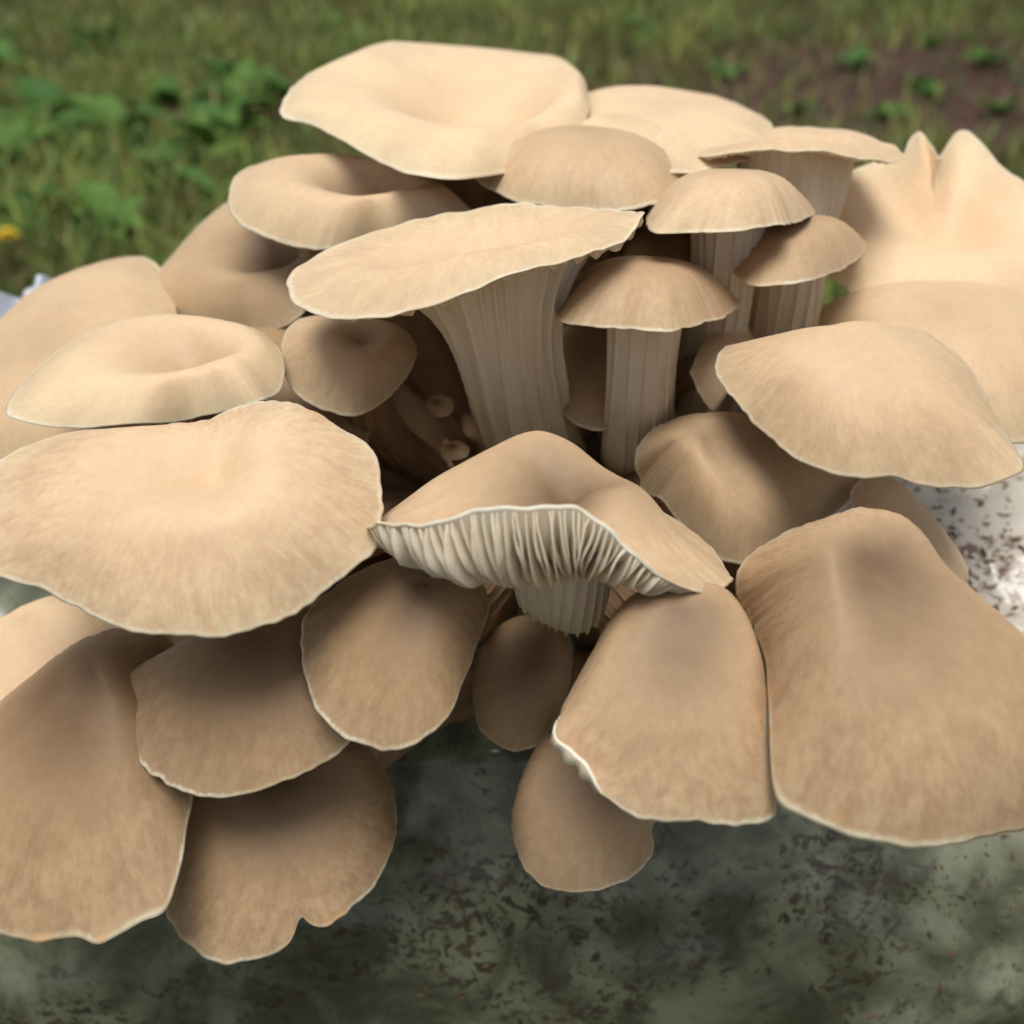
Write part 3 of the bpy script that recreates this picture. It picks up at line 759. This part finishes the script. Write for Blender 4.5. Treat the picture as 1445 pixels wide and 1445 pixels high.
M('Z', 'large brown drooping cap filling the lower left edge, rippled along its lower margin', (140, 960), .33, (-.2, .42, .88),
  [(-110, 1290), (-120, 1180), (-80, 1080), (-20, 1010), (50, 950), (110, 905), (180, 885), (240, 900), (270, 980), (275, 1080), (262, 1180), (245, 1265), (220, 1293), (180, 1310), (145, 1330), (100, 1325), (50, 1328), (0, 1322), (-60, 1320)],
  F=[(0, .14), (.2, .15), (.5, .1), (.8, -.02), (1, -.12)], S=[(0, .14), (.2, .15), (.45, .06), (.75, -.18), (1, -.45)], stk=.85, curl=[(-2, 46, .22, -.36, .35)], wave=.012, pig=0.95, ctr=.9, base=(560, 880), na=384)
M('ZZ', 'blurred tan cap at the left edge, just behind the large drooping brown one', (60, 900), .375, (-.3, .5, .8),
  [(-140, 1000), (-80, 920), (0, 875), (70, 840), (130, 845), (190, 880), (180, 960), (100, 1060), (0, 1120), (-100, 1100)],
  F=DOME, pig=.2, ctr=.1, base=(520, 800))
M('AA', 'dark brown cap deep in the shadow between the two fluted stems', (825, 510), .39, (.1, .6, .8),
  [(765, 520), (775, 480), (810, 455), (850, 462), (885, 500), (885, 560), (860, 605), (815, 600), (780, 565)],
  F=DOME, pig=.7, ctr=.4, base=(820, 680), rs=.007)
M('BB', 'narrow mauve brown cap standing on edge in the gap below the upper small dome', (1030, 500), .385, (.75, .35, .6),
  [(965, 590), (975, 520), (1010, 455), (1040, 400), (1062, 385), (1080, 420), (1070, 480), (1040, 530), (1010, 580)],
  F=DOME, pig=.45, ctr=.2, base=(1000, 640), rs=.007)
M('CC', 'tan sliver of a cap beside the white mycelium patch, behind the huge bell cap', (1270, 760), .345, (.5, .45, .75),
  [(1200, 700), (1225, 672), (1262, 676), (1295, 705), (1330, 745), (1358, 785), (1366, 815), (1345, 840), (1290, 830), (1230, 780)],
  F=DOME, pig=.25, ctr=.1, base=(1100, 800), rs=.008)

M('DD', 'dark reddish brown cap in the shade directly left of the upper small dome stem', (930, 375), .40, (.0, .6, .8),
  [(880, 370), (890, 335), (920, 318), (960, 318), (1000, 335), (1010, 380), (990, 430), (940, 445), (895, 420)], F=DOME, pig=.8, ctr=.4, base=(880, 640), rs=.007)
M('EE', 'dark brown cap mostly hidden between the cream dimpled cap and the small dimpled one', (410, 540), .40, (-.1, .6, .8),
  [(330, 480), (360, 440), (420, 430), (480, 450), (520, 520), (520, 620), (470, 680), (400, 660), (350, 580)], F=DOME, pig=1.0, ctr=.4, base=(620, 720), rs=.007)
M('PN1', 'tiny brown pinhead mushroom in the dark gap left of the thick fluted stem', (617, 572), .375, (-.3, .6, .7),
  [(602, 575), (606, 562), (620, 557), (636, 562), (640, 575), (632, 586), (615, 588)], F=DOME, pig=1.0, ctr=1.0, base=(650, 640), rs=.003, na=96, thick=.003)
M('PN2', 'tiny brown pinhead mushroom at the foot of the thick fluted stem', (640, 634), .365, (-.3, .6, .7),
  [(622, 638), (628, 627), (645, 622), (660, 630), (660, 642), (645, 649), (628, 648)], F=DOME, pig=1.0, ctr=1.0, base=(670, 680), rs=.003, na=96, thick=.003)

for s in SPEC:
    build_mushroom(s)
for r_ in REPORT:
    print('FIT', *r_)


# ------------------------------------------------------------------ grow bag
def bag_material():
    g = NT('colonised_straw_block')
    co = g.n('TexCoord').outputs['Object']
    big = g.noise(co, 5.0, 3.0, 0.5)
    mid = g.noise(co, 26.0, 5.0, 0.62, 0.4)
    fine = g.noise(co, 110.0, 4.0, 0.6)
    sx = g.n('SeparateXYZ', _0=co)
    base = g.mix(g.ramp(mid, 0.35, 0.68), (0.048, 0.056, 0.028, 1), (0.21, 0.228, 0.145, 1))  # dark grey-green base carries the shade of the block's lower side as colour
    # thick white mycelium where the block has fruited on the upper right
    wh = g.math('ADD', g.math('MULTIPLY', sx.outputs[0], 5.0), g.math('MULTIPLY', g.math('SUBTRACT', sx.outputs[2], 0.178), 9.0))
    wh = g.ramp(g.math('ADD', wh, g.math('MULTIPLY', big, 1.0)), 2.2, 3.0)
    base = g.mix(wh, base, (0.80, 0.73, 0.62, 1))
    vv = g.n('VectorMath', {'operation': 'MULTIPLY'}, _0=co, _1=(1.0, 1.15, 1.15)).outputs[0]
    vn = g.n('TexNoise', Vector=vv, Scale=60.0, Detail=2.0)
    vv = g.mix(0.02, vv, vn.outputs['Color'], 'ADD')
    v = g.n('TexVoronoi', {'feature': 'F1'}, Vector=vv, Scale=150.0, Randomness=1.0)
    nz = g.noise(vv, 190.0, 5.0, 0.72, 0.0)
    gate = g.noise(co, 16.0, 3.0, 0.6)
    r = g.math('MULTIPLY', g.ramp(gate, 0.38, 0.66), 0.46)
    spk = g.ramp(g.math('ADD', nz, g.math('MULTIPLY', r, 0.34)), 0.662, 0.69)
    vc = g.n('SeparateColor', _0=v.outputs['Color'])
    sc = g.mix(vc.outputs[0], (0.012, 0.009, 0.006, 1), (0.065, 0.036, 0.018, 1))
    sc = g.mix(wh, sc, (0.17, 0.075, 0.03, 1))
    col = g.mix(g.math('MULTIPLY', spk, 0.9), base, sc)
    dk = g.ramp(g.noise(co, 46.0, 5.0, 0.7), 0.56, 0.66)
    col = g.mix(g.math('MULTIPLY', dk, g.math('SUBTRACT', 0.75, wh, clamp=True)), col, (0.04, 0.035, 0.02, 1))
    hw = g.n('VectorMath', {'operation': 'MULTIPLY'}, _0=co, _1=(1.0, 3.0, 3.0)).outputs[0]
    wr = g.n('TexNoise', {'noise_type': 'RIDGED_MULTIFRACTAL'}, Vector=hw, Scale=9.0, Detail=3.0, Distortion=0.6).outputs['Fac']
    h = g.math('ADD', g.math('MULTIPLY', mid, 0.6), g.math('ADD', g.math('MULTIPLY', fine, 0.3), g.math('MULTIPLY', wr, 0.25)))
    bump = g.n('Bump', Strength=0.6, Distance=0.004, Height=h).outputs[0]
    wb = g.n('Bump', Strength=0.9, Distance=0.012, Height=wr).outputs[0]
    p = g.n('BsdfPrincipled', Base_Color=col, Roughness=0.75, Normal=bump)
    p.inputs['Coat Weight'].default_value = 0.9
    p.inputs['Coat Roughness'].default_value = 0.16
    g.t.links.new(wb, p.inputs['Coat Normal'])
    return g.out(p.outputs[0])

def film_material():
    g = NT('milky_plastic_film')
    co = g.n('TexCoord').outputs['Object']
    wr = g.noise(co, 30.0, 4.0, 0.6, 0.8)
    col = g.mix(g.ramp(wr, 0.3, 0.7), (0.72, 0.78, 0.88, 1), (0.85, 0.88, 0.93, 1))
    b = g.n('Bump', Strength=0.5, Distance=0.004, Height=wr).outputs[0]
    p = g.n('BsdfPrincipled', Base_Color=col, Roughness=0.25, Normal=b)
    tr = g.n('BsdfTranslucent', Color=col)
    return g.out(g.n('MixShader', _0=0.4, _1=p.outputs[0], _2=tr.outputs[0]).outputs[0])

M_BAG = bag_material(); M_FILM = film_material()
bag = empty('grow_bag', (0, BAG_C[1], 0.0), 'long speckled straw grow bag overgrown with white mycelium, lying on the grass', 'grow bag')
NX, NAZ = 420, 300
xs = np.linspace(-.42, .55, NX)
az = np.linspace(0, 2 * np.pi, NAZ, endpoint=False)
XX, AZ = np.meshgrid(xs, az, indexing='ij')
endf = np.clip(np.minimum((xs + .42) / .10, (.55 - xs) / .10), 0, 1)
prof = np.sqrt(1 - (1 - endf) ** 2) * .96 + .04
RB = BAG_R * prof[:, None] * np.ones_like(AZ)
P = np.stack([XX, np.cos(AZ) * RB, np.sin(AZ) * RB], -1)
dirn = np.stack([np.zeros_like(AZ), np.cos(AZ), np.sin(AZ)], -1)
n1 = smooth_noise(P, 12.0, 1); n2 = smooth_noise(P, 38.0, 2)
n3 = smooth_noise(P * np.array([1, .35, .35]), 30.0, 3)
n4 = smooth_noise(P, 75.0, 8)
rgt = np.clip((XX - .08) / .06, 0, 1) * np.clip(np.sin(AZ) * 2, 0, 1)
D = .0045 * n1 + .0022 * n2 + .0022 * (1 - 2 * np.abs(n3)) + rgt * (.004 * n2 + .0028 * n4)
# pulled folds in the film along its lower side
fold = np.exp(-((AZ - math.radians(205)) / .35) ** 2) * .003 * np.sin(XX * 26 + 6 * n1 + AZ * 9)
P = P + dirn * (D + fold)[..., None]
P[..., 2] += BAG_C[2]
blk = mesh_obj('substrate_block', P, grid_faces(NX, NAZ), M_BAG, bag)
blk_off = BAG_C[2]

# fused tissue the stems rise from, its brown darkened as painted gap shade
uu, vv = np.meshgrid(np.linspace(0, np.pi, 60), np.linspace(0, 2 * np.pi, 120, endpoint=False), indexing='ij')
bc = bag_hit(770, 775) + np.array([0, .022, -.008])
bd = np.stack([np.sin(uu) * np.cos(vv), np.sin(uu) * np.sin(vv), np.cos(uu)], -1)
nb_ = smooth_noise(bd, 3.0, 5) * .25 + smooth_noise(bd, 9.0, 6) * .10
bp_ = bd * np.array([.085, .045, .050]) * (1 + nb_)[..., None]
bt = mesh_obj('mushroom_base', bp_ + bc, grid_faces(60, 120), M_BROWN_SHADE, None, {'fan': ('FLOAT_VECTOR', np.stack([np.cos(vv), np.sin(vv), uu * .4], -1))})
bt['label'] = 'lump of fused brown tissue that all the stems rise from'
bt['category'] = 'mushroom base'

# husk flakes pressed out of the mycelium
def flake_mat():
    g = NT('straw_husk')
    r = g.n('ObjectInfo').outputs['Random']
    col = g.mix(r, (0.05, 0.028, 0.015, 1), (0.26, 0.15, 0.075, 1))
    p = g.n('BsdfPrincipled', Base_Color=col, Roughness=0.6)
    return g.out(p.outputs[0])
M_FLAKE = flake_mat()
fa = np.linspace(0, 2 * np.pi, 7)[:-1]
fm = []
for v in range(4):
    rr_ = np.random.default_rng(40 + v)
    ring = np.stack([np.cos(fa) * .0023 * rr_.uniform(.8, 1.25, 6), np.sin(fa) * .0010 * rr_.uniform(.8, 1.2, 6), np.zeros(6)], -1)
    vs = np.concatenate([ring + (0, 0, -.0006), ring * .9 + (0, 0, .0005), [[0, 0, .0009]]])
    f = [[i, (i + 1) % 6, 6 + (i + 1) % 6, 6 + i] for i in range(6)] + [[6 + i, 6 + (i + 1) % 6, 12, 12] for i in range(6)]
    me = bpy.data.meshes.new('husk_flake')
    me.from_pydata(vs.tolist(), [], [q if q[2] != q[3] else q[:3] for q in f])
    me.materials.append(M_FLAKE)
    fm.append(me)
cnt = 0
rf = np.random.default_rng(5)
tries = 0
while cnt < 260 and tries < 4000:
    tries += 1
    if cnt < 110:
        px, py = rf.uniform(1290, 1445), rf.uniform(640, 900)
    else:
        px, py = rf.uniform(330, 1445), rf.uniform(1080, 1440)
    if cnt >= 110 and smooth_noise(np.array([[px / 160, py / 160, 0.3]]), 1.0)[0] < -.02:
        continue
    h = bag_hit(px, py)
    no = np.array([0, h[1] - BAG_C[1], h[2] - BAG_C[2]]); no /= np.linalg.norm(no)
    a_ = math.atan2(no[2], no[1]) % (2 * math.pi)
    ix = int(np.clip(round((h[0] - xs[0]) / (xs[1] - xs[0])), 0, NX - 1)); ia = int(round(a_ / (2 * np.pi) * NAZ)) % NAZ
    o = bpy.data.objects.new('husk_flake', fm[cnt % 4])
    COL.objects.link(o)
    o.parent = bag
    o.location = Vector(P[ix, ia]) + Vector(no) * .0004
    q = Vector(no).to_track_quat('Z', 'X')
    from mathutils import Quaternion
    o.rotation_mode = 'QUATERNION'
    o.rotation_quaternion = q @ Quaternion((0, 0, 1), rf.uniform(0, 6.28)) @ Quaternion((1, 0, 0), rf.uniform(-.3, .3))
    k = rf.uniform(.35, .9) if cnt < 110 else rf.uniform(.25, .6)
    o.scale = (k * rf.uniform(.8, 1.5), k, k)
    cnt += 1
# gathered plastic neck at the left end, standing up behind the left caps
nu, nv = 120, 60
uu, vv = np.meshgrid(np.linspace(0, 1, nu), np.linspace(0, 1, nv), indexing='ij')
ctr = at(-75, 690, .52)
base_l = ctr[None, None, :] * np.ones((nu, nv, 3))
ax = uu * .20 - .10
top_h = .105 - .9 * (uu - .45) ** 2 * .18 + .006 * np.sin(uu * 21)
fold = .012 * np.sin(uu * 34 + 2 * vv) * (0.4 + .6 * vv) + .006 * np.sin(uu * 77 + 5 * vv)
N1 = base_l + RIGHT * (ax * (.55 + .45 * vv))[..., None] + UP * (vv * (top_h + .105) - .10)[..., None] + FWD * (fold + .05 * vv ** 2)[..., None]
N2 = N1 + FWD * .0006
FV = np.concatenate([N1.reshape(-1, 3), N2.reshape(-1, 3)]) - np.array([0, BAG_C[1], 0])
gf = grid_faces(nu, nv, wrap=False)
mesh_obj('plastic_neck', FV, np.concatenate([gf, gf[:, ::-1] + nu * nv]), M_FILM, bag)

# ------------------------------------------------------------------ ground, grass and weeds
def soil_f(x, y):
    w = smooth_noise(np.stack([x, y, 0 * x], -1), 2.2, 9) * .5
    return np.clip(1.35 - np.hypot((x - .98) / 1.2, (y - 2.5) / .72) + w, 0, 1)

g = NT('lawn_soil')
co = g.n('TexCoord').outputs['Object']
a1 = g.noise(co, 6.0, 5.0, 0.6); a2 = g.noise(co, 60.0, 5.0, 0.7)
sx = g.n('SeparateXYZ', _0=co)
dx = g.math('DIVIDE', g.math('SUBTRACT', sx.outputs[0], .98), 1.2); dy = g.math('DIVIDE', g.math('SUBTRACT', sx.outputs[1], 2.5), .72)
dist = g.math('SQRT', g.math('ADD', g.math('MULTIPLY', dx, dx), g.math('MULTIPLY', dy, dy)))
so = g.ramp(g.math('ADD', dist, g.math('MULTIPLY', a1, .8)), 1.7, 1.1)
gr = g.mix(a2, (0.045, 0.055, 0.02, 1), (0.12, 0.10, 0.05, 1))
ea = g.mix(a2, (0.035, 0.016, 0.011, 1), (0.11, 0.05, 0.035, 1))
col = g.mix(so, gr, ea)
bp = g.n('Bump', Strength=0.8, Distance=0.02, Height=g.math('ADD', a1, a2)).outputs[0]
M_GROUND = g.out(g.n('BsdfPrincipled', Base_Color=col, Roughness=0.95, Normal=bp).outputs[0])
gx = np.r_[np.linspace(-150, -6, 8), np.linspace(-4, 4, 161), np.linspace(6, 150, 8)]
gy = np.r_[np.linspace(-60, -3, 6), np.linspace(-1.5, 6, 150), np.linspace(8, 300, 12)]
GX, GY = np.meshgrid(gx, gy, indexing='ij')
GZ = smooth_noise(np.stack([GX, GY, 0 * GX], -1), 3.0, 4) * .012 * (np.abs(GX) < 4.5) - .004
mesh_obj('ground', np.stack([GX, GY, GZ], -1), grid_faces(len(gx), len(gy), wrap=False, flip=True), M_GROUND, kind='structure')

g = NT('grass_blades')
tin = g.n('Attribute', {'attribute_name': 'tint'}).outputs['Vector']
p = g.n('BsdfPrincipled', Base_Color=tin, Roughness=0.5)
p.inputs['Specular IOR Level'].default_value = 0.3
tr = g.n('BsdfTranslucent', Color=tin)
M_GRASS = g.out(g.n('MixShader', _0=0.3, _1=p.outputs[0], _2=tr.outputs[0]).outputs[0])

def blades(name, n, seed, hmin, hmax, flat, wid, palette, dens, label, cat):
    r = np.random.default_rng(seed)
    y = 1.0 + 4.6 * r.uniform(0, 1, n * 3) ** 1.15
    x = r.uniform(-1, 1, n * 3) * (.62 * y + .35)
    keep = r.uniform(0, 1, n * 3) < dens(x, y)
    x, y = x[keep][:n], y[keep][:n]
    m = len(x)
    cl = smooth_noise(np.stack([x, y, 0 * x], -1), 7.0, seed)
    h = r.uniform(hmin, hmax, m) * (1 + .5 * cl)
    a = r.uniform(0, 2 * np.pi, m)
    lean = r.uniform(.2, 1.0, m) * (1 + flat)
    d = np.stack([np.cos(a), np.sin(a), 0 * a], -1)
    sdv = np.stack([-np.sin(a), np.cos(a), 0 * a], -1)
    w = wid * r.uniform(.6, 1.4, m)
    b = np.stack([x, y, np.full(m, -.006)], -1)
    up = np.array([0, 0, 1.0])
    zf = 1.0 - .75 * flat
    p1 = b + up * (h * .55 * zf)[:, None] + d * (h * .25 * lean)[:, None]
    p2 = b + up * (h * .85 * zf)[:, None] + d * (h * .75 * lean)[:, None]
    V = np.stack([b - sdv * w[:, None], b + sdv * w[:, None], p1 - sdv * w[:, None] * .9, p1 + sdv * w[:, None] * .9, p2, p2 + up * .0003], 1)
    k = np.arange(m)[:, None] * 6
    F = np.concatenate([k + [0, 1, 3, 2], k + [2, 3, 5, 4]])
    pal = np.array(palette)
    base = pal[r.integers(0, len(pal), m)]
    base = base * (1 + .7 * cl)[:, None] * r.uniform(.75, 1.25, (m, 1))
    tint = np.repeat(base[:, None, :], 6, 1)
    o = mesh_obj(name, V, F, M_GRASS, None, {'tint': ('FLOAT_VECTOR', np.clip(tint, .01, .9))}, kind='stuff')
    o['label'] = label; o['category'] = cat
    return o

GREENS = [(.19, .24, .055), (.25, .29, .07), (.11, .19, .04), (.30, .31, .09), (.07, .17, .045), (.22, .21, .065)]
STRAW = [(.24, .18, .09), (.17, .12, .07), (.30, .23, .12), (.13, .09, .05)]
blades('lawn_grass', 90000, 11, .03, .085, .1, .0024, GREENS, lambda x, y: 1 - .93 * soil_f(x, y), 'short mixed green lawn grass behind the mushroom cluster', 'grass')
blades('dry_thatch', 55000, 12, .04, .10, .85, .0017, STRAW, lambda x, y: 1 - .85 * soil_f(x, y), 'dry brown grass stalks lying flat among the green lawn', 'dry grass')

g = NT('weed_leaf')
co = g.n('TexCoord').outputs['Object']
rn = g.n('ObjectInfo').outputs['Random']
col = g.mix(rn, (0.06, 0.17, 0.03, 1), (0.16, 0.30, 0.06, 1))
col = g.mix(g.ramp(g.noise(co, 60.0), .4, .7, 0, .35), col, (0.12, 0.2, 0.09, 1))
p = g.n('BsdfPrincipled', Base_Color=col, Roughness=0.6)
p.inputs['Specular IOR Level'].default_value = 0.2
tr = g.n('BsdfTranslucent', Color=col)
M_LEAF = g.out(g.n('MixShader', _0=0.3, _1=p.outputs[0], _2=tr.outputs[0]).outputs[0])

def leaf_mesh(kind):
    n = 10
    u = np.linspace(0, 1, n)
    w = (np.sin(np.pi * u ** .75) ** .8 * (.26 if kind == 0 else .17)) + .015
    if kind == 1:
        w = w * (1 + .25 * np.sin(u * 30))
    z = .75 * u - .75 * u ** 2 if kind == 0 else .55 * u - .45 * u ** 2
    rows = []
    for i in range(n):
        for v in (-1, -.5, 0, .5, 1):
            rows.append((u[i], v * w[i], z[i] + .08 * abs(v) * (1 if u[i] < .9 else .3) + .015 * math.sin(v * 4 + u[i] * 9)))
    V1 = np.array(rows)
    V = np.concatenate([V1, V1 - (0, 0, .008)])
    f = grid_faces(n, 5, wrap=False)
    me_o = mesh_obj('leaf', V, np.concatenate([f, f[:, ::-1] + n * 5]), M_LEAF)
    me = me_o.data
    bpy.data.objects.remove(me_o)
    return me
LM = [leaf_mesh(0), leaf_mesh(1)]
rw = np.random.default_rng(21)
def place_weed(x, y, size, label, kind=0, nl=8):
    t = empty('weed_plant', (x, y, 0), label, 'weed', 'broad leaved weeds in the lawn')
    for i in range(nl):
        o = bpy.data.objects.new('leaf', LM[kind])
        COL.objects.link(o)
        o.parent = t
        k = size * rw.uniform(.55, 1.3)
        o.scale = (k, k, k)
        o.rotation_euler = (rw.uniform(-.25, .25), -rw.uniform(-.05, .65), i / nl * 6.283 + rw.uniform(-.6, .6))
    return t
def on_ground(px, py):
    r = ray(px, py)
    return CAM - r * (CAM[2] / r[2])
SPOTS = [  # px, py, leaf length m, kind, what it stands by
 (85, 175, .10, 0, 'pale broad leaved weed rosette, nearest the upper left corner'),
 (165, 195, .11, 0, 'broad leaved weed beside the pale rosette at the left'),
 (240, 160, .09, 0, 'weed with shiny leaves, left of the topmost cap'),
 (310, 195, .10, 0, 'glossy dark green weed close to the pointed tip of the topmost cap'),
 (345, 150, .08, 1, 'narrow leaved weed nearest the pointed tip of the topmost cap'),
 (20, 235, .10, 0, 'dark weed touching the left edge of the photo, higher of two'),
 (40, 320, .09, 0, 'low weed by the yellow flower at the left edge'),
 (110, 310, .09, 0, 'weed between the yellow flower and the blurred tan cap'),
 (165, 335, .09, 0, 'pale leaved weed just above the blurred tan cap'),
 (225, 250, .07, 1, 'narrow leaved weed above the soft tan cap'),
 (130, 60, .07, 1, 'small weed high in the grass at the upper left'),
 (470, 40, .06, 1, 'small weed above the left shoulder of the topmost cap'),
 (900, 45, .06, 1, 'small weed at the top where grass meets bare soil'),
 (1205, 98, .06, 0, 'grey green weed alone on the bare soil'),
 (1020, 110, .05, 1, 'small weed on the soil above the thin flat cap'),
 (1290, 125, .05, 1, 'small weed on the soil above the notched cap'),
 (1390, 95, .07, 1, 'bright weed at the upper right edge of the soil'),
 (1250, 165, .055, 0, 'weed just left of the notch in the right hand cap'),
 (1410, 165, .06, 1, 'weed above the right shoulder of the notched cap'),
]
for (px, py, sz, kd, lb) in SPOTS:
    q = on_ground(px, py)
    place_weed(q[0], q[1], sz, lb, kd, 8 if kd == 0 else 10)

g = NT('yellow_petal')
M_YEL = g.out(g.n('BsdfPrincipled', Base_Color=(0.75, 0.55, 0.02, 1), Roughness=0.6).outputs[0])
g = NT('flower_stalk')
M_STK = g.out(g.n('BsdfPrincipled', Base_Color=(0.10, 0.16, 0.05, 1), Roughness=0.6).outputs[0])
rx_ = np.random.default_rng(77)
for i in range(26):
    px, py = (rx_.uniform(-40, 420), rx_.uniform(90, 360)) if i < 20 else (rx_.uniform(880, 1445), rx_.uniform(20, 170))
    q = on_ground(px, py)
    wh = 'blurred green weed in the patch left of the topmost cap' if i < 20 else 'tiny weed on or beside the bare reddish soil'
    t = place_weed(q[0], q[1], rx_.uniform(.05, .11) if i < 20 else rx_.uniform(.03, .05), wh, i % 2, 7)
    t['group'] = 'small weeds sunk in the blurred grass' if i < 20 else 'tiny weeds on the bare soil'
def flower(px, py, size, label):
    q = on_ground(px, py)
    t = empty('yellow_flower', (q[0], q[1], 0), label, 'flower', 'yellow flowers in the lawn')
    V, F = [], []
    for layer in range(3):
        for i in range(14):
            a = i / 14 * 6.283 + layer * .2
            r0, r1 = .1, 1 - .25 * layer
            z0, z1 = .02 * layer, .12 + .22 * layer
            ca, sa = math.cos(a), math.sin(a); w = .13
            k = len(V)
            for (r_, zz, ww) in ((r0, z0, .05), (r1 * .7, z1 * .8, w), (r1, z1, w * .6)):
                V += [(ca * r_ - sa * ww, sa * r_ + ca * ww, zz), (ca * r_ + sa * ww, sa * r_ - ca * ww, zz)]
            F += [(k, k + 1, k + 3, k + 2), (k + 2, k + 3, k + 5, k + 4)]
    V = np.array(V) * size + (0, 0, .055)
    mesh_obj('petals', V, F, M_YEL, t)
    aa = np.linspace(0, 2 * np.pi, 8, endpoint=False)
    ring = np.stack([np.cos(aa), np.sin(aa), 0 * aa], -1) * .0012
    mesh_obj('stalk', np.concatenate([ring - (0, 0, .01), ring + (0.002, 0, .03), ring + (0, 0, .057)]), grid_faces(3, 8), M_STK, t)
flower(25, 385, .016, 'yellow flower at the left edge above the white plastic')
